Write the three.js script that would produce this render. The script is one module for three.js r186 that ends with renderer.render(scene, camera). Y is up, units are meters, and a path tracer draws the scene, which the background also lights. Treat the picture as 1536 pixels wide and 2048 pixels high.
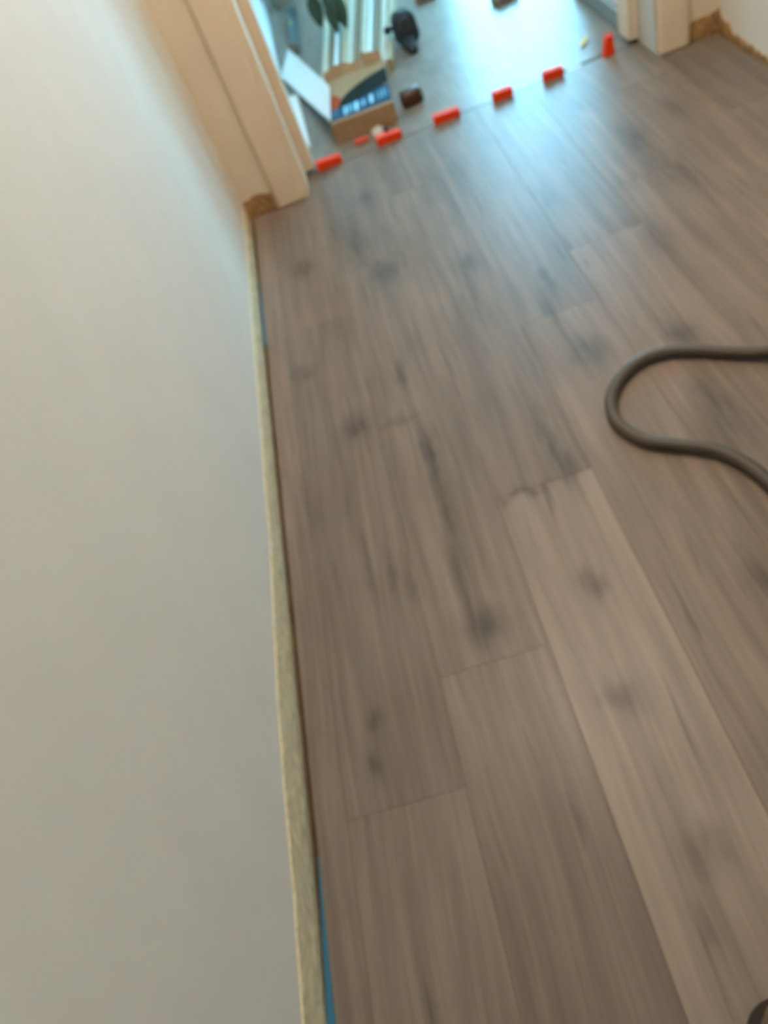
import * as THREE from 'three';
import { RoundedBoxGeometry } from 'three/addons/geometries/RoundedBoxGeometry.js';
import { mergeGeometries, toCreasedNormals } from 'three/addons/utils/BufferGeometryUtils.js';
import { ImprovedNoise } from 'three/addons/math/ImprovedNoise.js';

// ---------------------------------------------------------------- camera, sky, exposure
const scene = new THREE.Scene();
const D2R = Math.PI / 180;
const camera = new THREE.PerspectiveCamera(68.28, 1536 / 2048, 0.02, 60);
camera.rotation.order = 'YXZ';
camera.position.set(0, 1.1, 0);
camera.rotation.set(-47.01 * D2R, 10.03 * D2R, -26.24 * D2R);
camera.focus = 0.4;                 // the phone focused too near: everything is a little soft
camera.userData.fStop = 7;
scene.background = new THREE.Color().setRGB(0.26, 0.71, 1.0);   // bright bluish overcast
scene.backgroundIntensity = 26;
const renderer = new THREE.WebGLRenderer({ antialias: true });
renderer.toneMapping = THREE.LinearToneMapping;
renderer.toneMappingExposure = 1.0;
renderer.shadowMap.enabled = true;
const LAMP = { position: [0.20, 2.34, -1.62], color: [1.0, 0.825, 0.66], candela: 5.55 };

// ---------------------------------------------------------------- helpers
let seed = 7;
const rnd = () => { seed = (seed * 1664525 + 1013904223) >>> 0; return seed / 4294967296; };
const noise = new ImprovedNoise();
const fbm = (x, y, z = 0, o = 4) => { let s = 0, a = 0.5, f = 1; for (let i = 0; i < o; i++) { s += a * noise.noise(x * f, y * f, z + i * 7.3); a *= 0.5; f *= 2.03; } return s; };
const smooth = (a, b, v) => { const t = Math.min(1, Math.max(0, (v - a) / (b - a))); return t * t * (3 - 2 * t); };
const taken = new Map();
const numbered = (n) => { const k = taken.get(n) ?? 0; taken.set(n, k + 1); return k ? `${n}_${String(k).padStart(3, '0')}` : n; };
const box = (x0, x1, y0, y1, z0, z1) => new THREE.BoxGeometry(x1 - x0, y1 - y0, z1 - z0).translate((x0 + x1) / 2, (y0 + y1) / 2, (z0 + z1) / 2);
const rbox = (w, h, d, r, x = 0, y = 0, z = 0, s = 3) => new RoundedBoxGeometry(w, h, d, s, r).translate(x, y, z);
const cyl = (r0, r1, h, x = 0, y = 0, z = 0, n = 28) => new THREE.CylinderGeometry(r0, r1, h, n).translate(x, y, z);
const merge = (gs) => mergeGeometries(gs.map((g) => { const n = g.index ? g.toNonIndexed() : g; for (const k of Object.keys(n.attributes)) if (!['position', 'normal', 'uv'].includes(k)) n.deleteAttribute(k); return n; }));
function obj(name, geo, mat, parent = scene) {
  const g = Array.isArray(geo) ? merge(geo) : geo;
  const m = new THREE.Mesh(g, mat);
  m.name = parent === scene ? numbered(name) : name;
  m.castShadow = m.receiveShadow = true;
  parent.add(m);
  return m;
}
function tag(o, label, category, group) { o.userData.label = label; o.userData.category = category; if (group) o.userData.group = group; return o; }
function thing(name, label, category, p = [0, 0, 0], turn = 0, group) {
  const o = new THREE.Group(); o.name = numbered(name); o.position.set(...p); o.rotation.y = turn; scene.add(o);
  return tag(o, label, category, group);
}
function struct(name, geo, mat, label, category) { const o = obj(name, geo, mat); o.userData.kind = 'structure'; return tag(o, label, category); }
function structGroup(name, label, category) { const o = thing(name, label, category); o.userData.kind = 'structure'; return o; }
// uv = metres in the plane that a face lies in
function metric(g, sx = 1, sy = sx) {
  const q = g.index ? g.toNonIndexed() : g, p = q.attributes.position, n = q.attributes.normal, uv = new Float32Array(p.count * 2);
  for (let i = 0; i < p.count; i++) {
    const a = Math.abs(n.getX(i)), b = Math.abs(n.getY(i)), c = Math.abs(n.getZ(i));
    const [u, v] = a >= b && a >= c ? [p.getZ(i), p.getY(i)] : b >= c ? [p.getX(i), p.getZ(i)] : [p.getX(i), p.getY(i)];
    uv[i * 2] = u * sx; uv[i * 2 + 1] = v * sy;
  }
  q.setAttribute('uv', new THREE.BufferAttribute(uv, 2));
  return q;
}
function dataTex(w, h, f, srgb = true, repeat = true) {
  const d = new Uint8Array(w * h * 4);
  for (let j = 0; j < h; j++) for (let i = 0; i < w; i++) {
    const c = f(i, j), k = (j * w + i) * 4;
    for (let q = 0; q < 3; q++) d[k + q] = Math.max(0, Math.min(255, Math.round(c[q])));
    d[k + 3] = 255;
  }
  const t = new THREE.DataTexture(d, w, h);
  t.magFilter = THREE.LinearFilter; t.minFilter = THREE.LinearMipmapLinearFilter; t.generateMipmaps = true;
  if (repeat) t.wrapS = t.wrapT = THREE.RepeatWrapping;
  if (srgb) t.colorSpace = THREE.SRGBColorSpace;
  t.needsUpdate = true;
  return t;
}
const std = (o) => new THREE.MeshStandardMaterial(o);
const phys = (o) => new THREE.MeshPhysicalMaterial(o);
// seamless noise on a torus, for repeating maps
const loop = (w, h, k, z) => (i, j) => {
  const a = i / w * Math.PI * 2, b = j / h * Math.PI * 2;
  return fbm(Math.cos(a) * k + 11, Math.sin(a) * k + Math.cos(b) * k * 0.7 + 3, Math.sin(b) * k + z, 4);
};

// ---------------------------------------------------------------- surface materials
const mottled = (rgb, amp, k, z, size = 256) => { const f = loop(size, size, k, z); return dataTex(size, size, (i, j) => { const v = 1 + amp * f(i, j); return rgb.map((c) => c * v); }); };
const grainBump = dataTex(256, 256, () => { const v = 128 + (rnd() - 0.5) * 120; return [v, v, v]; }, false);
const M = {
  wallWhite: std({ map: mottled([220, 217, 209], 0.025, 1.6, 1), roughness: 0.82, bumpMap: grainBump, bumpScale: 0.0002 }),
  wallBeige: std({ map: mottled([222, 207, 182], 0.03, 1.6, 5), roughness: 0.85, bumpMap: grainBump, bumpScale: 0.0002 }),   // same beige as the door trim, seen against the white side walls
  wallFar: std({ map: mottled([236, 234, 230], 0.03, 1.6, 9), roughness: 0.7 }),
  ceiling: std({ color: 0xe9e6de, roughness: 0.9 }),
  frame: std({ map: mottled([222, 202, 176], 0.04, 1.2, 12), roughness: 0.5 }),
  frameShade: std({ color: 0xc2bdb3, roughness: 0.5 }),  // greyer copy of the trim paint: weaker light on the right lining, put into colour
  skirtGrey: std({ color: 0x7f8785, roughness: 0.5 }),
  subfloor: std({ map: mottled([92, 74, 54], 0.4, 2.5, 21), roughness: 0.95 }),
  foam: std({ color: 0x2d6f93, roughness: 0.8 }),
  white: phys({ color: 0xe9edee, roughness: 0.28, clearcoat: 0.4, clearcoatRoughness: 0.15 }),
  whiteMatt: std({ color: 0xd6dadb, roughness: 0.5 }),
  orange: phys({ color: 0xe23a06, roughness: 0.6, specularIntensity: 0.5 }),
  black: std({ color: 0x0a0b0c, roughness: 0.75 }),
  charcoal: std({ color: 0x151718, roughness: 0.8 }),
  grey: std({ color: 0x55595a, roughness: 0.5 }),
};
const streaks = loop(256, 256, 2.2, 31);
M.rawYellow = std({ roughness: 0.92, bumpMap: grainBump, bumpScale: 0.0006, map: dataTex(512, 256, (i, j) => {
  const v = 1 + 0.22 * streaks(i % 256, j) + 0.16 * noise.noise(i * 0.02, j * 0.11, 4) + 0.05 * (rnd() - 0.5), y = noise.noise(i * 0.013, j * 0.05, 9);
  return [208 * v, (195 - 4 * y) * v, (160 - 14 * y) * v];
}) });
M.rawOchre = std({ roughness: 0.95, bumpMap: grainBump, bumpScale: 0.001, map: dataTex(256, 256, (i, j) => {
  const v = 0.94 + 0.5 * streaks(i, j) + 0.06 * (rnd() - 0.5);
  return [172 * v, 134 * v, 86 * v];
}) });
// older laminate of the passage, too blurred by gloss to tell its boards apart
const farN = loop(512, 512, 2.4, 40), farN2 = loop(512, 512, 6, 44);
M.farFloor = phys({ roughness: 0.3, specularIntensity: 0.36, map: dataTex(512, 512, (i, j) => {
  const v = 1 + 0.14 * farN(i, j) + 0.08 * farN2(i, j) + 0.10 * noise.noise(i * 0.22, j * 0.012, 3);
  return [124 * v, 114 * v, 105 * v];
}) });

// laminate: one printed sheet of decor in floor metres; every board takes its own piece of it
const FX0 = -0.42, FX1 = 1.2, FZ0 = -2.64, FZ1 = 0.24, BW = 0.187, SEAM0 = -0.337;
const JOINT = { '-1': -1.2, 0: -1.72, 1: -0.62, 2: -0.945, 3: -1.42, 4: -0.35, 5: -1.83, 6: -1.05, 7: -0.7, 8: -1.5 };   // one butt joint of each row; the rest follow every 1.285 m
const BL = 1.285;
const KNOTS = [ // x, z, half width, half length, depth : dark smoky marks of the print
  [0.14, -0.70, 0.020, 0.035, 0.34], [-0.05, -0.69, 0.035, 0.035, 0.36], [-0.06, -1.13, 0.014, 0.06, 0.4], [-0.06, -0.95, 0.012, 0.13, 0.28], [-0.075, -0.80, 0.010, 0.08, 0.22],
  [-0.03, -1.85, 0.045, 0.06, 0.3], [-0.20, -1.28, 0.028, 0.04, 0.34], [0.11, -0.50, 0.03, 0.03, 0.32], [0.33, -1.26, 0.04, 0.05, 0.3], [0.51, -1.21, 0.025, 0.04, 0.3],
  [-0.27, -0.58, 0.014, 0.02, 0.26], [-0.28, -0.51, 0.012, 0.025, 0.26], [0.18, -0.98, 0.02, 0.06, 0.3], [0.175, -1.09, 0.015, 0.07, 0.2], [-0.26, -2.02, 0.03, 0.04, 0.3],
  [-0.30, -1.54, 0.03, 0.035, 0.22], [0.33, -1.56, 0.012, 0.07, 0.3], [0.30, -1.40, 0.01, 0.07, 0.26], [0.18, -1.74, 0.022, 0.05, 0.26], [0.165, -1.62, 0.012, 0.06, 0.16],
  [-0.07, -1.40, 0.01, 0.06, 0.3], [0.48, -1.02, 0.03, 0.07, 0.28], [0.47, -0.93, 0.04, 0.06, 0.2], [0.73, -2.02, 0.03, 0.08, 0.24], [0.75, -1.80, 0.05, 0.12, 0.2],
  [0.13, -0.27, 0.035, 0.03, 0.2], [0.10, -0.19, 0.012, 0.03, 0.2], [-0.02, -2.28, 0.03, 0.05, 0.25], [0.38, -0.62, 0.02, 0.05, 0.3], [-0.19, -0.86, 0.006, 0.07, 0.2],
  [-0.16, -0.82, 0.006, 0.05, 0.22], [-0.23, -0.89, 0.006, 0.09, 0.2], [0.60, -1.55, 0.03, 0.09, 0.18], [0.88, -2.1, 0.03, 0.1, 0.2], [-0.08, -2.05, 0.03, 0.09, 0.18], [0.45, -1.9, 0.03, 0.1, 0.2],
  [0.27, -2.2, 0.025, 0.1, 0.15], [0.68, -2.35, 0.02, 0.06, 0.2], [0.09, -0.94, 0.06, 0.012, 0.22], [-0.10, -1.25, 0.05, 0.012, 0.16],
];
const rowOf = (x) => Math.floor((x - SEAM0) / BW);
const TONE = { '2,0': 0.09, '1,-1': -0.05, '3,-1': 0.05, '0,0': 0.02 };
const hash = (a, b) => { const s = Math.sin(a * 127.1 + b * 311.7) * 43758.5453; return s - Math.floor(s); };
const boardOf = (r, z) => Math.floor((z - (JOINT[r] ?? -1)) / BL);
const TW = 1024, TH = 1820;
M.laminate = phys({ roughness: 0.37, specularIntensity: 0.4, map: dataTex(TW, TH, (i, j) => {
  const x = FX0 + (i + 0.5) / TW * (FX1 - FX0), z = FZ0 + (j + 0.5) / TH * (FZ1 - FZ0);
  const r = rowOf(x), b = boardOf(r, z), h1 = hash(r, b), h2 = hash(r + 9, b * 3 + 1), o = h1 * 37;
  const wav = 0.014 * noise.noise(x * 9 + o, z * 2.2, o);
  const u = x + wav;
  let v = 1 + (h1 - 0.5) * 0.12 + (TONE[r + ',' + b] ?? 0);
  v += 0.2 * fbm(u * 26 + o, z * 1.5, o, 3);                 // broad cathedral bands
  v += 0.16 * fbm(u * 95 + o, z * 2.6, o + 3, 3);             // streaks
  v += 0.06 * noise.noise(u * 340, z * 9, o + 6);             // fine grain
  v += 0.10 * fbm(x * 7, z * 5, o + 20, 3);
  let dark = 0;
  for (const [kx, kz, a, c, d] of KNOTS) {
    if (rowOf(kx) !== r && Math.abs(kx - x) > a) continue;
    const dx = (x - kx + 0.006 * noise.noise(x * 60, z * 30, 2)) / a, dz = (z - kz + 0.02 * noise.noise(x * 30, z * 20, 5)) / c, q = dx * dx + dz * dz;
    if (q < 6) dark += d * Math.exp(-q) * (0.85 + 0.5 * noise.noise(x * 90, z * 14, 8));
  }
  const fleck = smooth(0.26, 0.5, fbm(u * 60 + o, z * 4 + 5, o + 40, 3)) * 0.18;
  v *= 1 - Math.min(0.6, dark * 0.9 + fleck);
  const g = Math.min(1, dark * 1.4 + fleck + 0.5 * h2);       // smoky marks are greyer than the wood
  return [121 * v * (1 - 0.05 * g), 107 * v, 95 * v * (1 + 0.05 * g)];
}, true, false) });
M.laminate.map.wrapS = M.laminate.map.wrapT = THREE.MirroredRepeatWrapping;

// ---------------------------------------------------------------- the corridor shell
const XL = -0.405, XR = 1.165, ZE = -2.455, ZB = 1.5, HC = 2.5, Y0 = -0.02, ZT = -2.70;
const OL = -0.188, OR = 0.972, OH = 2.05;             // door lining inner faces
struct('wall_left', metric(box(XL - 0.12, XL, Y0, HC, ZE - 0.06, ZB)), M.wallWhite, 'long smooth white wall along the left side of the laminate', 'wall');
const wallL = scene.getObjectByName('wall_left');
struct('wall_right', metric(box(XR, XR + 0.12, Y0, HC, ZE - 0.06, ZB)), M.wallWhite, 'pale wall meeting the end wall at the far right corner', 'wall');
const wallR = scene.getObjectByName('wall_right');
struct('wall_back', metric(box(XL - 0.12, XR + 0.12, Y0, HC, ZB, ZB + 0.12)), M.wallWhite, 'plain wall behind the viewer closing the corridor', 'wall');
const wallE = struct('wall_end', [metric(box(XL, OL, Y0, HC, ZT, ZE)), metric(box(OR, XR, Y0, HC, ZT, ZE)), metric(box(OL, OR, OH, HC, ZT, ZE))], M.wallBeige, 'beige end wall around the wide doorway', 'wall');
struct('ceiling', metric(box(XL - 0.12, XR + 0.12, HC, HC + 0.1, ZT, ZB + 0.12)), M.ceiling, 'white ceiling above the corridor with the laminate', 'ceiling');

// bare plaster showing below the paint, with a ragged upper edge
function ragged(len, top, amp, f, z, step = 0.012, bottom = Y0 + 0.001, thick = 0.003) {
  const s = new THREE.Shape(); s.moveTo(0, bottom); s.lineTo(len, bottom);
  for (let t = len; t >= -1e-6; t -= step) s.lineTo(Math.max(0, t), top(t) + amp * fbm(t * f, z, 0, 4));
  s.closePath();
  return new THREE.ExtrudeGeometry(s, { depth: thick, bevelEnabled: false, curveSegments: 1 });
}
{ // left wall: runs from the end wall towards the viewer
  const keys = [[0, 0.05], [0.28, 0.045], [0.9, 0.05], [1.2, 0.049], [1.43, 0.05], [1.83, 0.072], [2.0, 0.071], [2.3, 0.069], [3.9, 0.07]];
  const top = (t) => { for (let i = 1; i < keys.length; i++) if (t <= keys[i][0]) { const [a, b] = [keys[i - 1], keys[i]]; return a[1] + (b[1] - a[1]) * (t - a[0]) / (b[0] - a[0]); } return 0.07; };
  const g = ragged(ZB - ZE - 0.01, top, 0.008, 6, 3.3);
  g.rotateY(-Math.PI / 2); g.translate(XL + 0.003, 0, ZE + 0.003);          // x of the shape -> +z
  const s = obj('bare_plaster_strip', metric(g, 2, 6), M.rawYellow, wallL); s.userData.label = 'unpainted yellowish strip along the foot of the wall';
  // paint that curls off the wall just above the strip
  for (const [z, y, l] of [[-0.64, 0.082, 0.05], [-1.45, 0.052, 0.05], [-0.98, 0.055, 0.04]]) {
    const p = new THREE.Shape(); p.moveTo(0, 0); p.quadraticCurveTo(l * 0.5, 0.004, l, -0.012); p.quadraticCurveTo(l * 0.4, -0.006, 0, -0.004);
    const c = new THREE.ExtrudeGeometry(p, { depth: 0.002, bevelEnabled: false }); c.rotateY(-Math.PI / 2); c.rotateZ(-0.25); c.translate(XL + 0.004, y, z);
    obj('paint_flake', c, M.wallWhite, wallL);
  }
}
{ // end wall, both sides of the door, and the broken foot of the right wall
  const a = ragged(0.105, (t) => 0.058 - 0.1 * Math.max(0, t - 0.06), 0.014, 22, 5.5, 0.004); a.translate(XL + 0.001, 0, ZE);
  obj('bare_plaster_strip', metric(a, 4), M.rawOchre, wallE).userData.label = 'brown bare plaster patch at the left foot of the end wall';
  const b = ragged(0.098, (t) => 0.05 + 0.15 * t, 0.012, 25, 8.5, 0.004); b.translate(1.066, 0, ZE);
  obj('bare_plaster_strip', metric(b, 4), M.rawOchre, wallE).userData.label = 'brown bare plaster patch at the right foot of the end wall';
  const c = ragged(1.2, (t) => 0.012 + 0.04 * Math.exp(-t * 16), 0.03, 26, 2.1, 0.006, Y0 + 0.001, 0.004); c.rotateY(-Math.PI / 2); c.translate(XR, 0, ZE + 0.003);
  obj('bare_plaster_strip', metric(c, 4), M.rawOchre, wallR).userData.label = 'chipped brown plaster along the foot of the wall';
}

// door trim: casing on the wall, lining with a stop; all sawn off just above the floor
const casing = (w) => { const s = new THREE.Shape(); s.moveTo(0, 0); s.lineTo(w, 0); s.lineTo(w, 0.012); s.quadraticCurveTo(w, 0.017, w - 0.006, 0.017); s.lineTo(0.014, 0.017); s.quadraticCurveTo(0.002, 0.016, 0, 0.008); s.closePath(); return s; };
function casingLeg(name, x, flip, label) {
  const g = new THREE.ExtrudeGeometry(casing(0.092), { depth: OH + 0.09, bevelEnabled: false, curveSegments: 5 });
  g.rotateX(-Math.PI / 2); g.scale(1, 1, -1); // profile in x/z, length in y
  g.scale(flip, 1, 1); g.translate(x, 0.004, ZE);
  const fixed = new THREE.BufferGeometry().copy(g); if (flip > 0) flipFaces(fixed);
  return struct(name, metric(fixed), M.frame, label, 'door trim');
}
function flipFaces(g) { if (g.index) { const a = g.index.array; for (let i = 0; i < a.length; i += 3) [a[i], a[i + 1]] = [a[i + 1], a[i]]; } else for (const k of Object.keys(g.attributes)) { const A = g.attributes[k], s = A.itemSize; for (let i = 0; i < A.count; i += 3) for (let c = 0; c < s; c++) { const t = A.array[i * s + c]; A.array[i * s + c] = A.array[(i + 1) * s + c]; A.array[(i + 1) * s + c] = t; } } g.computeVertexNormals(); return g; }
casingLeg('trim_1', -0.300, 1, 'beige flat door casing left of the doorway');
casingLeg('trim_2', 1.069, -1, 'beige flat door casing right of the doorway');
struct('trim_3', metric(rbox(OR - OL + 0.22, 0.09, 0.017, 0.004, (OL + OR) / 2, OH + 0.053, ZE + 0.0085)), M.frame, 'beige casing across the top of the doorway', 'door trim');
for (const [n, side, label] of [['trim_4', -1, 'beige door lining with a stop on the left of the opening'], ['trim_5', 1, 'door lining coloured grey for its shade, with a beige stop on the right of the opening']]) {
  const o = structGroup(n, label, 'door lining'), x = side < 0 ? OL : OR;
  obj('lining', metric(side < 0 ? box(x, x + 0.004, 0.004, OH, ZT, ZE + 0.001) : box(x - 0.004, x, 0.004, OH, ZT, ZE + 0.001)), side < 0 ? M.frame : M.frameShade, o);  // right lining takes the trim colour with its shade painted in
  obj('door_stop', metric(rbox(0.035, OH - 0.016, 0.09, 0.003, x - side * 0.0215, OH / 2 + 0.008, -2.63)), M.frame, o);
}

// ---------------------------------------------------------------- floors
const floor = structGroup('floor', 'grey-brown oak laminate boards running towards the doorway', 'floor');
obj('subfloor', metric(box(XL - 0.12, XR + 0.12, Y0 - 0.1, Y0, -2.59, ZB + 0.12)), M.subfloor, floor).userData.label = 'rough brown subfloor in the open gap by the wall';
{ const u = obj('underlay', box(-0.386, XR - 0.012, Y0 + 0.0005, -0.0095, -2.44, ZB - 0.02), M.foam, floor); u.userData.label = 'blue foam underlay below the boards'; }
for (const [z0, z1, w0, w1] of [[-0.40, 0.35, 0.003, 0.0128], [-2.03, -1.72, 0.003, 0.006]]) { // edges of foam that stand up in the gap
  const s = new THREE.Shape(); s.moveTo(0, 0); const L = z1 - z0;
  s.lineTo(L, 0); s.lineTo(L, w1); s.lineTo(L * 0.3, w1 * 0.9); s.lineTo(0, w0 * 0.4); s.closePath();
  const g = new THREE.ExtrudeGeometry(s, { depth: 0.014, bevelEnabled: false }); g.rotateX(Math.PI / 2); g.rotateY(-Math.PI / 2);
  g.translate(-0.3905, -0.002, z0); if (true) { g.computeBoundingBox(); const b = g.boundingBox; g.translate(-0.3878 - b.max.x, -0.002 - b.max.y, z0 - b.min.z); }
  obj('underlay_edge', g, M.foam, floor).userData.label = 'edge of blue foam underlay rising in the gap';
}
const GAPX = -0.3872, FEND = -2.592, DL = -0.183, DR = 0.967;
function boardGeo(pts) {                 // pts in floor metres [x, z]; small bevel = the V joint
  const s = new THREE.Shape(); pts.forEach(([x, z], i) => (i ? s.lineTo(x, -z) : s.moveTo(x, -z))); s.closePath();
  const b = 0.0005;
  const g = new THREE.ExtrudeGeometry(s, { depth: 0.0072, bevelEnabled: true, bevelThickness: b, bevelSize: b, bevelOffset: -b, bevelSegments: 1, curveSegments: 1 });
  g.rotateX(-Math.PI / 2); g.computeBoundingBox(); g.translate(0, -g.boundingBox.max.y, 0);
  const p = g.attributes.position, uv = new Float32Array(p.count * 2);
  for (let i = 0; i < p.count; i++) { uv[2 * i] = (p.getX(i) - FX0) / (FX1 - FX0); uv[2 * i + 1] = (p.getZ(i) - FZ0) / (FZ1 - FZ0); }
  g.setAttribute('uv', new THREE.BufferAttribute(uv, 2));
  return g;
}
for (let r = -1; r <= 8; r++) {
  const x0 = Math.max(GAPX, SEAM0 + r * BW) + 0.00015, x1 = Math.min(XR - 0.012, SEAM0 + (r + 1) * BW) - 0.00015;
  if (x1 - x0 < 0.01) continue;
  const door = x1 > DL + 0.02 && x0 < DR - 0.02, zEnd = door ? FEND : ZE + 0.012;
  const cuts = [zEnd]; for (let k = -3; k < 4; k++) { const z = (JOINT[r] ?? -1) + k * BL; if (z > zEnd + 0.05 && z < ZB - 0.06) cuts.push(z); } cuts.push(ZB - 0.012);
  for (let k = 0; k + 1 < cuts.length; k++) {
    const a = cuts[k] + 0.00004, b = cuts[k + 1] - 0.00004;
    let pts = [[x0, a], [x1, a], [x1, b], [x0, b]];
    if (k === 0 && door) {
      const nz = ZE + 0.012, l = Math.max(x0, DL), rr = Math.min(x1, DR);
      pts = [[l, a], [rr, a]]; if (rr < x1) pts.push([rr, nz], [x1, nz]); pts.push([x1, b], [x0, b]); if (l > x0) pts.push([x0, nz], [l, nz]);
    }
    obj('board', boardGeo(pts), M.laminate, floor);
  }
}

// ---------------------------------------------------------------- the passage beyond the door
const PX0 = -0.212, PX1 = 0.978, PX2 = 2.3, PZ1 = -3.2, PZ2 = -5.0;
const far = struct('floor_001', [metric(box(PX0 - 0.1, PX2 + 0.1, -0.12, 0, PZ2 - 0.1, -2.608), 0.8), metric(box(PX0 - 0.1, 0.70, -0.12, 0, -2.608, -2.5965), 0.8), metric(box(0.87, PX1, -0.12, 0, -2.608, -2.5965), 0.8)], M.farFloor, 'glossy smooth floor mirroring blue daylight beyond the doorway', 'floor');
struct('wall_passage_left', metric(box(PX0 - 0.12, PX0, 0, HC, PZ2, ZT)), M.wallFar, 'white wall on the left beyond the doorway', 'wall');
struct('wall_passage_right', metric(box(PX1, PX1 + 0.4, 0, HC, PZ1, ZT)), M.wallFar, 'short bluish white wall on the right just beyond the doorway', 'wall');
const VZ0 = -4.95, VZ1 = -4.5, VY0 = 0.5, VY1 = 2.1;  // opening for the added side window
struct('wall_passage_side', [metric(box(PX2, PX2 + 0.12, 0, HC, VZ1, PZ1)), metric(box(PX2, PX2 + 0.12, 0, HC, PZ2, VZ0)), metric(box(PX2, PX2 + 0.12, 0, VY0, VZ0, VZ1)), metric(box(PX2, PX2 + 0.12, VY1, HC, VZ0, VZ1))], M.wallFar, 'white side wall of the daylit room beyond the doorway', 'wall');
struct('wall_passage_return', metric(box(PX1 + 0.4, PX2 + 0.12, 0, HC, PZ1 - 0.0, PZ1 + 0.12)), M.wallFar, 'white return wall of the daylit room beyond the doorway', 'wall');
const WX0 = 0.78, WX1 = 1.56, WY0 = 0.08, WY1 = 2.08;
struct('wall_passage_end', [metric(box(PX0 - 0.12, WX0, 0, HC, PZ2 - 0.2, PZ2)), metric(box(WX1, PX2 + 0.12, 0, HC, PZ2 - 0.2, PZ2)), metric(box(WX0, WX1, 0, WY0, PZ2 - 0.2, PZ2)), metric(box(WX0, WX1, WY1, HC, PZ2 - 0.2, PZ2))], M.wallFar, 'white far wall holding the tall window beyond the doorway', 'wall');
struct('ceiling_001', metric(box(PX0 - 0.12, PX2 + 0.12, HC, HC + 0.1, PZ2 - 0.2, ZT)), M.ceiling, 'white ceiling of the daylit room beyond the doorway', 'ceiling');
{
  const w = structGroup('window_1', 'tall window lighting the room beyond the doorway', 'window'), z = PZ2 - 0.1, t = 0.05;
  obj('window_frame', [box(WX0, WX0 + t, WY0, WY1, z - 0.03, z + 0.03), box(WX1 - t, WX1, WY0, WY1, z - 0.03, z + 0.03), box(WX0, WX1, WY0, WY0 + t, z - 0.03, z + 0.03), box(WX0, WX1, WY1 - t, WY1, z - 0.03, z + 0.03)], M.white, w);
  obj('pane', box(WX0 + t, WX1 - t, WY0 + t, WY1 - t, z - 0.003, z + 0.003), phys({ color: 0xffffff, roughness: 0, transmission: 1, thickness: 0, ior: 1.5 }), w);
}
{
  const w = structGroup('window_2', 'unseen side window added to brighten the room beyond the doorway', 'window'), x = PX2 + 0.06, t = 0.05;  // unseen window, added so the passage walls get more daylight
  obj('window_frame', [box(x - 0.03, x + 0.03, VY0, VY1, VZ0, VZ0 + t), box(x - 0.03, x + 0.03, VY0, VY1, VZ1 - t, VZ1), box(x - 0.03, x + 0.03, VY0, VY0 + t, VZ0, VZ1), box(x - 0.03, x + 0.03, VY1 - t, VY1, VZ0, VZ1)], M.white, w);
  obj('pane', box(x - 0.003, x + 0.003, VY0 + t, VY1 - t, VZ0 + t, VZ1 - t), phys({ color: 0xffffff, roughness: 0, transmission: 1, thickness: 0, ior: 1.5 }), w);
}
struct('baseboard_right', metric(rbox(0.022, 0.055, PZ1 * -1 - 2.705, 0.004, PX1 - 0.011, 0.0275, (PZ1 - 2.705) / 2)), M.skirtGrey, 'grey skirting at the foot of the wall right of the doorway', 'skirting');
struct('baseboard_left', metric(rbox(0.014, 0.06, 1.5, 0.004, PX0 + 0.007, 0.03, -4.2)), M.white, 'white skirting at the foot of the left wall beyond the doorway', 'skirting');

// ---------------------------------------------------------------- ceiling lamp (above the frame)
{
  const l = thing('ceiling_lamp', 'round warm ceiling lamp above the laminate', 'lamp', [LAMP.position[0], HC, LAMP.position[2]]);
  obj('base_ring', cyl(0.16, 0.16, 0.03, 0, -0.015, 0, 40), M.whiteMatt, l);
  const prof = []; for (let i = 0; i <= 12; i++) { const a = i / 12 * Math.PI / 2; prof.push(new THREE.Vector2(0.15 * Math.sin(a), -0.03 - 0.09 * Math.cos(a))); }
  obj('shade', new THREE.LatheGeometry(prof, 40), std({ color: 0xffffff, emissive: new THREE.Color().setRGB(...LAMP.color), emissiveIntensity: 1.6, roughness: 0.5 }), l);
  const p = new THREE.PointLight(new THREE.Color().setRGB(...LAMP.color), LAMP.candela, 0, 2); p.position.set(...LAMP.position); p.castShadow = true; p.shadow.radius = 6; p.name = 'lamp_light'; scene.add(p);
}

// ---------------------------------------------------------------- orange spacers along the end of the boards
function spacerGeo(L, H0, H1, D) { // tapered wedge with ribbed top
  const s = new THREE.Shape(); s.moveTo(0, 0); s.lineTo(L, 0); s.lineTo(L, H1);
  const n = 9; for (let i = n; i > 0; i--) { const t = i / n, q = (i - 0.5) / n; s.lineTo(L * (t - 0.5 / n), H1 + (H0 - H1) * (1 - q) - 0.0012); s.lineTo(L * (t - 1 / n) + 1e-4, H1 + (H0 - H1) * (1 - t + 1 / n)); }
  s.closePath();
  const g = new THREE.ExtrudeGeometry(s, { depth: D, bevelEnabled: true, bevelSize: 0.0008, bevelThickness: 0.0008, bevelSegments: 1, bevelOffset: -0.0008 });
  return g.translate(-L / 2, 0.0008 - 0.0008, -D / 2);
}
const spG = 'orange spacers along the doorway';
const SP = [
  [-0.098, -2.600, 0.088, 0.030, 0.024, 0.026, 0.05, 'orange plastic spacer nearest the left door jamb'],
  [0.118, -2.606, 0.086, 0.030, 0.024, 0.026, 0.05, 'orange plastic spacer in front of the cardboard carton'],
  [0.318, -2.594, 0.088, 0.030, 0.024, 0.026, 0.03, 'orange plastic spacer, third from the left door jamb'],
  [0.510, -2.590, 0.066, 0.028, 0.024, 0.026, 0.03, 'short orange spacer, fourth from the left door jamb'],
  [0.680, -2.588, 0.066, 0.028, 0.024, 0.026, 0.02, 'short orange spacer, second from the right door jamb'],
];
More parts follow.
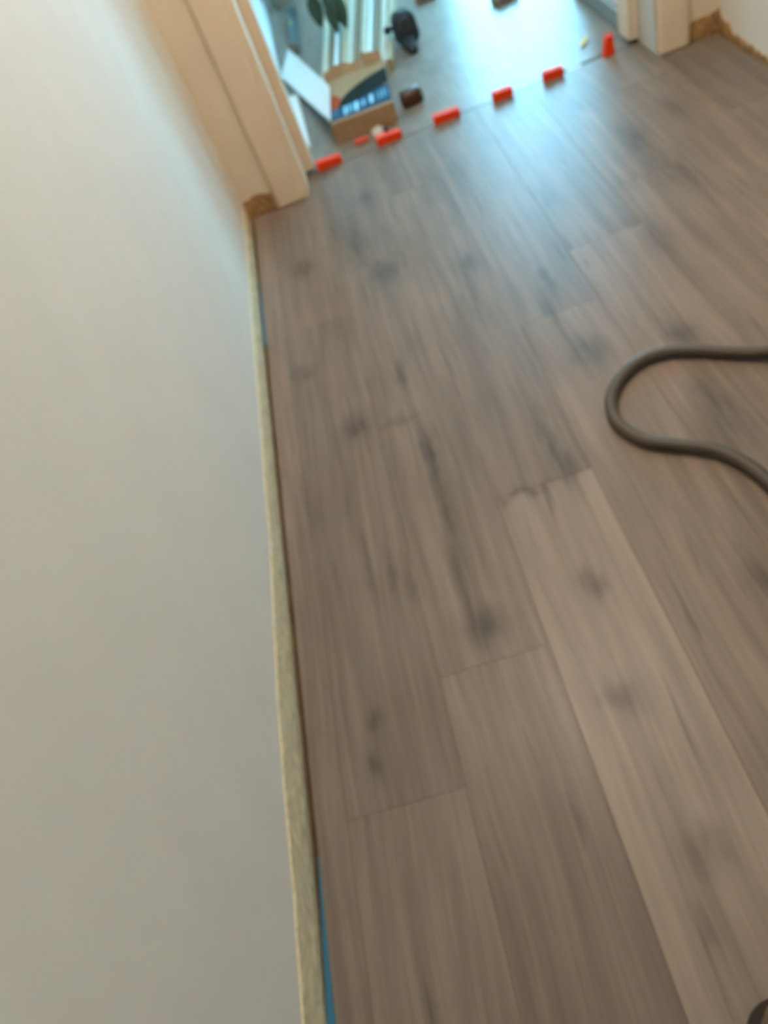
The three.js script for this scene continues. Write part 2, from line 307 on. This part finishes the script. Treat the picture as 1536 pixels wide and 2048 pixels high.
for (const [x, z, L, H0, H1, D, turn, label] of SP) {
  const o = obj('orange_spacer', spacerGeo(L, H0, H1, D), M.orange); o.position.set(x, 0.0006, z + 0.004); o.rotation.y = turn; tag(o, label, 'spacer', spG);
}
{ const o = obj('orange_spacer', spacerGeo(0.058, 0.034, 0.022, 0.026), M.orange); o.rotation.z = Math.PI / 2; o.position.set(0.882, 0.0296, -2.588); tag(o, 'orange spacer standing upright beside the right door jamb', 'spacer', spG); }
{ const o = obj('orange_spacer', spacerGeo(0.05, 0.018, 0.012, 0.02), std({ color: 0xd0583a, roughness: 0.6 })); o.position.set(0.03, 0.0006, -2.672); o.rotation.y = 0.3; tag(o, 'small faded orange spacer lying against the carton front', 'spacer', spG); }
tag(obj('white_plastic_strip', rbox(0.05, 0.019, 0.012, 0.002, 0.755, -0.0095, -2.599), M.whiteMatt), 'short white plastic strip filling the gap between two orange spacers', 'strip');

// ---------------------------------------------------------------- hose and vacuum cleaner
{
  const pts = [[0.80, -1.06, 0.02], [0.71, -1.052, 0.016], [0.614, -1.066, 0.016], [0.55, -1.107, 0.0135], [0.513, -1.134, 0.0135], [0.456, -1.162, 0.0135], [0.403, -1.162, 0.0135], [0.350, -1.132, 0.0135], [0.314, -1.084, 0.0135], [0.303, -1.021, 0.0135], [0.331, -0.956, 0.0135], [0.380, -0.918, 0.0135], [0.427, -0.881, 0.0135], [0.452, -0.842, 0.0135], [0.465, -0.805, 0.0135], [0.476, -0.75, 0.0135], [0.495, -0.66, 0.0135], [0.55, -0.56, 0.0135], [0.64, -0.48, 0.0135]];
  const c = new THREE.CatmullRomCurve3(pts.map(([x, z, y]) => new THREE.Vector3(x, y, z)));
  const N = 620, g = new THREE.TubeGeometry(c, N, 0.0118, 14), p = g.attributes.position, n = g.attributes.normal;
  for (let i = 0; i <= N; i++) for (let j = 0; j <= 14; j++) { const k = i * 15 + j, d = 0.0008 * Math.sin(i * Math.PI / 2); p.setXYZ(k, p.getX(k) + n.getX(k) * d, p.getY(k) + n.getY(k) * d, p.getZ(k) + n.getZ(k) * d); }
  const h = thing('vacuum_hose', 'grey-brown flexible hose looping over the laminate at the right', 'hose');
  obj('hose', g, std({ color: 0x4d463b, roughness: 0.6 }), h);
  const cuff = new THREE.TubeGeometry(new THREE.CatmullRomCurve3([[0.64, -0.48], [0.67, -0.46], [0.71, -0.44]].map(([x, z]) => new THREE.Vector3(x, 0.0145, z))), 10, 0.0142, 16);
  obj('cuff', cuff, M.black, h);
  // the dark canister that the hose leads to stands just outside the frame
  const v = thing('vacuum_cleaner', 'dark canister vacuum cleaner at the right edge, feeding the hose', 'vacuum cleaner', [0.71, 0, -0.825], 0.0);
  const prof = [[0, 0.035], [0.12, 0.035], [0.155, 0.05], [0.168, 0.09], [0.165, 0.15], [0.14, 0.2], [0.08, 0.225], [0, 0.23]].map(([x, y]) => new THREE.Vector2(x, y));
  const body = new THREE.LatheGeometry(new THREE.SplineCurve(prof).getPoints(36), 48); body.scale(1.15, 1, 0.95);
  obj('body', body, std({ color: 0x1c1e1f, roughness: 0.75 }), v);
  obj('lid_band', new THREE.TorusGeometry(0.162, 0.006, 10, 60).rotateX(Math.PI / 2).scale(1.17, 1, 0.97).translate(0, 0.15, 0), M.grey, v);
  for (const [x, z] of [[-0.1, 0.1], [-0.1, -0.1], [0.12, 0.09], [0.12, -0.09]]) obj('wheel', new THREE.TorusGeometry(0.016, 0.008, 10, 20).translate(x, 0.024, z), M.black, v);
  obj('handle', new THREE.TubeGeometry(new THREE.CatmullRomCurve3([[-0.07, 0.22, 0], [-0.06, 0.26, 0], [0, 0.275, 0], [0.06, 0.26, 0], [0.07, 0.22, 0]].map((q) => new THREE.Vector3(...q))), 30, 0.011, 12), M.grey, v);
  obj('hose_socket', cyl(0.021, 0.025, 0.03, 0, 0, 0).rotateZ(Math.PI / 2).rotateY(-0.9).translate(0.15, 0.06, -0.10), M.grey, v);
}

// ---------------------------------------------------------------- carton and the strips behind it
const TURN = -0.09;                      // the carton and the bundle point slightly right
{
  const o = thing('cardboard_carton', 'low printed cardboard carton with open far end, just past the doorway', 'carton', [0.058, 0, -2.725], TURN);
  const card = std({ roughness: 0.9, map: dataTex(256, 256, (i, j) => { const v = 0.95 + 0.12 * streaks(i, j) + 0.05 * noise.noise(i * 0.5, j * 0.03, 2); return [158 * v, 126 * v, 92 * v]; }) });
  const W = 0.225, Hh = 0.068, L = 0.40, t = 0.004;
  obj('bottom', metric(box(-W / 2, W / 2, 0, t, -L, 0), 4), card, o);
  obj('front_panel', metric(box(-W / 2, W / 2, t, Hh, -t, 0), 4), card, o);
  for (const s of [-1, 1]) obj('side_panel', metric(s < 0 ? box(-W / 2, -W / 2 + t, t, Hh, -L, -t) : box(W / 2 - t, W / 2, t, Hh, -L, -t), 4), card, o);
  const cv = document.createElement('canvas'); cv.width = 512; cv.height = 896; const x = cv.getContext('2d');
  x.fillStyle = '#967a5d'; x.fillRect(0, 0, 512, 896);
  for (let i = 0; i < 900; i++) { x.fillStyle = rnd() < 0.5 ? 'rgba(120,92,64,0.25)' : 'rgba(176,150,120,0.22)'; x.fillRect(rnd() * 512, rnd() * 896, 10 + rnd() * 40, 2 + rnd() * 3); }
  x.fillStyle = '#24465f'; x.fillRect(0, 500, 512, 350);                                   // blue printed band (front edge is at the bottom)
  x.fillStyle = '#161d19'; x.beginPath(); x.moveTo(60, 610); x.bezierCurveTo(130, 330, 300, 200, 512, 150); x.lineTo(512, 470); x.bezierCurveTo(420, 520, 250, 590, 60, 640); x.fill();
  x.fillStyle = '#93401f'; x.beginPath(); x.moveTo(0, 330); x.bezierCurveTo(110, 350, 130, 520, 60, 640); x.lineTo(0, 660); x.fill();
  for (const [bx, by, bw, bh, c] of [[20, 720, 14, 90, '#5b8096'], [56, 700, 12, 110, '#46708a'], [118, 690, 26, 120, '#86bfdd'], [156, 680, 16, 110, '#78b4d4'], [184, 672, 14, 120, '#6aa6c6'], [212, 668, 26, 130, '#9fdcf6'], [250, 690, 12, 90, '#5f97b6'], [274, 670, 20, 100, '#74b2d2'], [306, 690, 10, 70, '#4f86a6'], [338, 640, 26, 120, '#9bd6f2'], [384, 660, 14, 100, '#47748e'], [414, 640, 18, 110, '#5a91b0'], [448, 630, 14, 110, '#6ea9c9'], [480, 630, 14, 110, '#4d82a2']]) { x.fillStyle = c; x.fillRect(bx, by - 60, bw, bh * 1.45); }
  const print = new THREE.CanvasTexture(cv); print.colorSpace = THREE.SRGBColorSpace;
  const top = new THREE.PlaneGeometry(W, L, 6, 12); top.rotateX(-Math.PI / 2); top.translate(0, Hh + 0.001, -L / 2);
  const tp = top.attributes.position; for (let i = 0; i < tp.count; i++) tp.setY(i, tp.getY(i) - 0.008 * Math.sin(Math.PI * (tp.getZ(i) / -L)) * (0.5 + 0.5 * Math.cos(tp.getX(i) * 20)) * 0.6 + 0.0015);
  top.computeVertexNormals();
  obj('top_panel', top, phys({ map: print, roughness: 0.95, specularIntensity: 0.25, side: THREE.DoubleSide }), o).userData.label = 'carton top printed with a dark hill, blue band and orange patch';
  // torn flaps of the open end
  for (const [fx, w, tilt, hgt] of [[-0.085, 0.07, -0.5, 0.045], [-0.01, 0.08, -0.9, 0.05], [0.07, 0.075, -0.65, 0.055]]) {
    const s = new THREE.Shape(); s.moveTo(-w / 2, 0); s.lineTo(w / 2, 0); for (let k = 0; k <= 6; k++) s.lineTo(w / 2 - k / 6 * w, hgt * (0.75 + 0.4 * rnd())); s.closePath();
    const g = new THREE.ExtrudeGeometry(s, { depth: 0.003, bevelEnabled: false }); g.rotateX(tilt); g.translate(fx, Hh - 0.004, -L);
    obj('flap', metric(g, 4), card, o);
  }
}
const pale = (rgb, z) => std({ roughness: 0.6, map: dataTex(128, 256, (i, j) => { const v = 0.97 + 0.12 * noise.noise(i * 0.25, j * 0.012, z) + 0.05 * noise.noise(i * 0.8, j * 0.05, z + 3); return rgb.map((c) => c * v); }) });
const mCream = pale([170, 155, 126], 1), mTan = pale([126, 103, 74], 5), mPale = pale([184, 176, 156], 8);
{
  // x at z = -3.16, x at z = -4.1, width, height, material, label
  const S = [
    [-0.040, 0.085, 0.022, 0.040, mPale, 'pale timber strip at the left edge of the bundle behind the carton'],
    [-0.014, 0.116, 0.024, 0.030, mTan, 'tan timber strip between the leftmost pale strip and the glossy white one'],
    [0.013, 0.146, 0.013, 0.046, M.white, 'glossy white strip in the left half of the timber bundle'],
    [0.039, 0.178, 0.024, 0.038, mCream, 'cream timber strip just right of the left glossy white strip'],
    [0.068, 0.212, 0.024, 0.048, mPale, 'tall pale timber strip near the middle of the bundle'],
    [0.096, 0.244, 0.022, 0.032, mTan, 'low tan timber strip near the middle of the bundle'],
    [0.124, 0.278, 0.026, 0.046, mPale, 'pale timber strip just left of the right glossy white strip'],
    [0.151, 0.309, 0.014, 0.050, M.white, 'glossy white strip in the right half of the timber bundle'],
    [0.177, 0.342, 0.024, 0.038, mTan, 'tan timber strip just right of the right glossy white strip'],
    [0.204, 0.372, 0.024, 0.048, mPale, 'wide pale timber strip, second from the right of the bundle'],
    [0.232, 0.408, 0.022, 0.044, mCream, 'cream timber strip at the right edge of the bundle beside the black tool'],
  ];
  S.forEach(([xa, xb, w, h, m, label], i) => {
    const a = new THREE.Vector2(xa, -3.165 - 0.02 * (i % 3)), b = new THREE.Vector2(xb + (xb - xa) * 0.45, -4.523), L = a.distanceTo(b);
    const o = obj('timber_strip', metric(rbox(w, h, L, 0.002, 0, h / 2, -L / 2, 2), 4), m);
    o.position.set(a.x, 0.0003, a.y); o.rotation.y = -Math.atan2(b.x - a.x, a.y - b.y);
    tag(o, label, 'timber strip', 'strips bundled behind the carton');
  });
}
{ // white board: near end on the carton, far end down on the floor
  const T = [[-0.050, 0.0735, -2.735], [-0.017, 0.0745, -3.031], [-0.143, 0.014, -3.894], [-0.198, 0.014, -3.571]], th = 0.012;
  const up = T.map((p) => new THREE.Vector3(...p)), dn = up.map((p) => p.clone().add(new THREE.Vector3(0, -th, 0)));
  up.forEach((p, i) => { if (i < 2) { p.y += 0.014; dn[i].y += 0.014; } });
  const pos = []; const quad = (a, b, c, d) => [a, b, c, a, c, d].forEach((v) => pos.push(v.x, v.y, v.z));
  quad(up[0], up[1], up[2], up[3]); quad(dn[3], dn[2], dn[1], dn[0]); for (let i = 0; i < 4; i++) { const j = (i + 1) % 4; quad(up[i], dn[i], dn[j], up[j]); }
  const g = new THREE.BufferGeometry(); g.setAttribute('position', new THREE.Float32BufferAttribute(pos, 3)); g.computeVertexNormals(); g.setAttribute('uv', new THREE.Float32BufferAttribute(new Float32Array(pos.length / 3 * 2), 2));
  tag(obj('white_board', g, M.whiteMatt), 'white board propped with one end on the carton edge, left of the bundle', 'board');
}
tag(obj('white_skirting_length', metric(rbox(0.042, 0.016, 0.52, 0.003, -0.168, 0.0083, -3.05)), M.white), 'loose white skirting length lying along the left wall under the white board', 'skirting');
{ // spirit level
  const o = thing('spirit_level', 'blue-grey spirit level lying on the glossy floor left of the bundle', 'spirit level', [-0.093, 0, -4.09], -0.06);
  const b = std({ color: 0x34474f, roughness: 0.4 });
  obj('bar', [rbox(0.036, 0.006, 0.56, 0.002, 0, 0.0035, 0), rbox(0.036, 0.006, 0.56, 0.002, 0, 0.0465, 0), rbox(0.016, 0.04, 0.54, 0.002, 0, 0.025, 0)], b, o);
  for (const s of [-1, 1]) obj('end_cap', rbox(0.039, 0.051, 0.016, 0.004, 0, 0.0258, s * 0.284), std({ color: 0x6b6257, roughness: 0.7 }), o);
  obj('vial', new THREE.CapsuleGeometry(0.007, 0.03, 6, 14).rotateX(Math.PI / 2).translate(0, 0.046, 0), std({ color: 0xb8c94a, roughness: 0.2 }), o);
}
{ // plant in a taupe pot
  const o = thing('potted_plant', 'dark green leafy plant in a taupe pot by the left wall', 'plant', [-0.095, 0, -4.62]);
  const prof = [[0, 0], [0.055, 0], [0.06, 0.004], [0.08, 0.13], [0.086, 0.13], [0.086, 0.15], [0.078, 0.15], [0.074, 0.135], [0.05, 0.133], [0, 0.133]].map(([a, b]) => new THREE.Vector2(a, b));
  obj('pot', new THREE.LatheGeometry(prof, 40), std({ color: 0x8d8275, roughness: 0.8 }), o);
  const leafM = [0x152b13, 0x1b3418, 0x0f220c].map((c) => phys({ color: c, roughness: 0.75, side: THREE.DoubleSide }));
  const stemM = std({ color: 0x3c4a26, roughness: 0.7 });
  const V = (q) => new THREE.Vector3(...q);
  // tips in room coordinates relative to the pot
  const tips = [[0.180, 0.10, 1.00], [0.215, 0.11, 0.95], [0.19, 0.135, 0.88], [0.125, 0.13, 0.95], [0.16, 0.2, 0.62], [0.21, 0.15, 0.84], [-0.05, 0.26, 0.62], [-0.04, 0.34, 0.45], [0.05, 0.42, 0.35], [0.18, 0.38, 0.2], [0.1, 0.55, 0.05], [0.02, 0.62, -0.1]];
  tips.forEach((t, i) => {
    const top = [t[0] * 0.45, 0.42 + 0.05 * (i % 3), t[2] * 0.45], c = new THREE.CatmullRomCurve3([V([0.02 * Math.cos(i), 0.13, 0.02 * Math.sin(i)]), V([top[0] * 0.5, 0.32, top[2] * 0.4]), V(top), V([t[0] * 0.85, (t[1] + top[1]) / 2 + 0.05, t[2] * 0.82]), V([t[0], t[1] + 0.09, t[2] - 0.02])]);
    obj('stem', new THREE.TubeGeometry(c, 24, 0.0028, 6), stemM, o);
    // leaf blade: pointed oval, folded along the midrib, hanging from the end of its stem
    const L = 0.13 + 0.02 * (i % 3), W = 0.026 + 0.004 * (i % 2), pos = [], idx = [], nS = 10, nT = 6;
    const e = V([t[0], t[1] + 0.09, t[2] - 0.02]), dir = V([0.05 * Math.sin(i * 2.1), -0.8, 0.6]).normalize(), side = V([1, 0.1 * Math.cos(i), 0.15 * Math.sin(i)]).normalize(), nor = new THREE.Vector3().crossVectors(side, dir).normalize();
    for (let a = 0; a <= nS; a++) for (let b = 0; b <= nT; b++) {
      const s = a / nS, q = (b / nT - 0.5) * 2, w = W * Math.pow(Math.sin(Math.PI * Math.pow(s, 0.75)), 0.8) + 0.0005;
      const p = e.clone().addScaledVector(dir, s * L).addScaledVector(side, q * w).addScaledVector(nor, 0.008 * Math.abs(q) + 0.012 * s * s);
      pos.push(p.x, p.y, p.z); if (a < nS && b < nT) { const k = a * (nT + 1) + b; idx.push(k, k + 1, k + nT + 1, k + 1, k + nT + 2, k + nT + 1); }
    }
    const g = new THREE.BufferGeometry(); g.setAttribute('position', new THREE.Float32BufferAttribute(pos, 3)); g.setIndex(idx); g.computeVertexNormals();
    obj('leaf', g, leafM[i % 3], o);
  });
}
{ // black power tool: tall rounded housing, tapering nose towards the viewer, side knob
  const o = thing('power_tool', 'black power tool with side knob standing on the glossy floor by the bundle', 'power tool', [0.338, 0, -3.40], 0.12);
  const h = new RoundedBoxGeometry(0.1, 0.118, 0.09, 6, 0.03), p = h.attributes.position;
  for (let i = 0; i < p.count; i++) { const t = p.getY(i) / 0.118 + 0.5; p.setX(i, p.getX(i) * (0.74 + 0.26 * Math.sin(Math.PI * Math.min(1, 0.15 + t * 0.8)))); p.setZ(i, p.getZ(i) + 0.02 * (1 - t)); }
  h.computeVertexNormals();
  obj('housing', toCreasedNormals(h.translate(0, 0.06, 0), 0.9), M.black, o);
  const nz = new RoundedBoxGeometry(0.066, 0.045, 0.12, 4, 0.014), q = nz.attributes.position;
  for (let i = 0; i < q.count; i++) { const t = q.getZ(i) / 0.12 + 0.5; q.setX(i, q.getX(i) * (1 - 0.5 * t) - 0.012 * t); q.setY(i, q.getY(i) - (q.getY(i) + 0.0225) * 0.4 * t); }
  nz.computeVertexNormals();
  obj('nose', toCreasedNormals(nz.translate(-0.008, 0.0228, 0.09), 0.9), M.charcoal, o);
  obj('side_cover', cyl(0.026, 0.028, 0.012, 0, 0, 0, 28).rotateX(Math.PI / 2).translate(-0.006, 0.078, 0.05), std({ color: 0x26292a, roughness: 0.8 }), o);
  const k = obj('knob', new THREE.SphereGeometry(0.016, 20, 14).translate(-0.07, 0.075, 0.01), M.charcoal, o);
  obj('knob_stem', cyl(0.008, 0.01, 0.03, 0, 0, 0, 14).rotateZ(Math.PI / 2).translate(-0.052, 0.074, 0.01), M.black, k);
}
{ // brown block
  const g = new RoundedBoxGeometry(0.082, 0.052, 0.058, 5, 0.014); const p = g.attributes.position;
  for (let i = 0; i < p.count; i++) { const k = 1 - 0.12 * (p.getY(i) / 0.052 + 0.5); p.setX(i, p.getX(i) * k); p.setZ(i, p.getZ(i) * k); }
  g.computeVertexNormals(); g.translate(0, 0.0262, 0);
  const o = thing('wooden_block', 'dark brown rounded block on the glossy floor right of the carton', 'block', [0.243, 0, -2.82], 0.12);
  obj('block', toCreasedNormals(g, 0.9), std({ color: 0x43281a, roughness: 0.45 }), o);
}
// scraps in front of the carton
{ const s = new THREE.Shape(); s.moveTo(0, 0); s.lineTo(0.032, 0.004); s.lineTo(0.036, 0.02); s.lineTo(0.02, 0.03); s.lineTo(-0.004, 0.022); s.closePath();
  const g = new THREE.ExtrudeGeometry(s, { depth: 0.004, bevelEnabled: true, bevelSize: 0.001, bevelThickness: 0.001, bevelSegments: 2 }); g.rotateX(-0.35); g.translate(0.075, 0.0012, -2.672);
  tag(obj('white_scrap', g, M.whiteMatt), 'small white plastic scrap leaning on the carton front', 'scrap'); }
tag(obj('black_clip', [rbox(0.034, 0.012, 0.014, 0.004, 0.125, 0.0063, -2.652), rbox(0.014, 0.024, 0.012, 0.004, 0.118, 0.0125, -2.664)], M.black), 'small black clip between the carton and the second orange spacer', 'clip');
{ const s = new THREE.Shape(); s.moveTo(-0.03, 0); s.quadraticCurveTo(-0.012, 0.010, 0.012, 0.008); s.lineTo(0.03, 0); s.quadraticCurveTo(0, -0.011, -0.03, 0);
  const g = new THREE.ExtrudeGeometry(s, { depth: 0.004, bevelEnabled: true, bevelSize: 0.001, bevelThickness: 0.001, bevelSegments: 1 }); g.rotateX(-Math.PI / 2);
  const o = obj('yellow_chip', g, std({ color: 0xc9ab4a, roughness: 0.6 })); o.position.set(0.842, 0.0012, -2.748); o.rotation.y = 1.0; o.scale.set(1.35, 1, 1.3); tag(o, 'small yellow pointed chip on the bright floor near the right jamb', 'chip'); }
for (const [x, z, w, d, t, label] of [[0.75, -3.42, 0.09, 0.07, 0.25, 'brown wood offcut at the top edge over the bright floor patch'], [0.50, -3.80, 0.09, 0.06, -0.2, 'brown wood offcut at the top edge beyond the black tool']]) {
  const o = thing('wood_offcut', label, 'offcut', [x, 0, z], t, 'brown offcuts on the glossy floor');
  obj('block', metric(rbox(w, 0.028, d, 0.003, 0, 0.0142, 0), 5), pale([122, 96, 70], 3), o);
}
{ // toe of a dark shoe, lower right corner
  const o = thing('work_shoe', 'dark brown shoe toe in the lower right corner', 'shoe', [0.15, 0, 0.03], 0.2);
  const pos = [], idx = [], NS = 26, NT = 22;
  for (let a = 0; a <= NS; a++) {
    const s = a / NS, z = 0.17 - 0.30 * s, toe = Math.sqrt(Math.max(0, 1 - Math.pow(Math.max(0, (s - 0.62) / 0.38), 2.4)));
    const w = (0.036 + 0.012 * Math.sin(Math.PI * Math.min(1, s * 1.1))) * (s > 0.62 ? Math.max(0.02, toe) : 1) * (s < 0.15 ? 0.8 + s * 1.33 : 1), h = (0.095 - 0.055 * smooth(0.1, 0.75, s)) * (s > 0.62 ? Math.max(0.05, Math.sqrt(toe)) : 1);
    for (let b = 0; b <= NT; b++) { const t = Math.PI * b / NT; pos.push(-Math.cos(t) * w, 0.022 + Math.pow(Math.sin(t), 0.75) * h, z); if (a < NS && b < NT) { const k = a * (NT + 1) + b; idx.push(k, k + NT + 1, k + 1, k + 1, k + NT + 1, k + NT + 2); } }
  }
  const g = new THREE.BufferGeometry(); g.setAttribute('position', new THREE.Float32BufferAttribute(pos, 3)); g.setIndex(idx); g.computeVertexNormals();
  obj('upper', g, std({ color: 0x65503a, roughness: 0.9, side: THREE.DoubleSide }), o);
  const s = new THREE.Shape(); s.moveTo(-0.036, 0.17); s.lineTo(0.036, 0.17); s.bezierCurveTo(0.054, 0.05, 0.056, -0.07, 0.035, -0.115); s.bezierCurveTo(0.02, -0.14, -0.02, -0.14, -0.035, -0.115); s.bezierCurveTo(-0.056, -0.07, -0.054, 0.05, -0.036, 0.17);
  const so = new THREE.ExtrudeGeometry(s, { depth: 0.02, bevelEnabled: true, bevelSize: 0.002, bevelThickness: 0.002, bevelSegments: 2 }); so.rotateX(Math.PI / 2); so.translate(0, 0.0225, 0);
  obj('sole', so, std({ color: 0x2f261e, roughness: 0.85 }), o);
}
renderer.render(scene, camera);
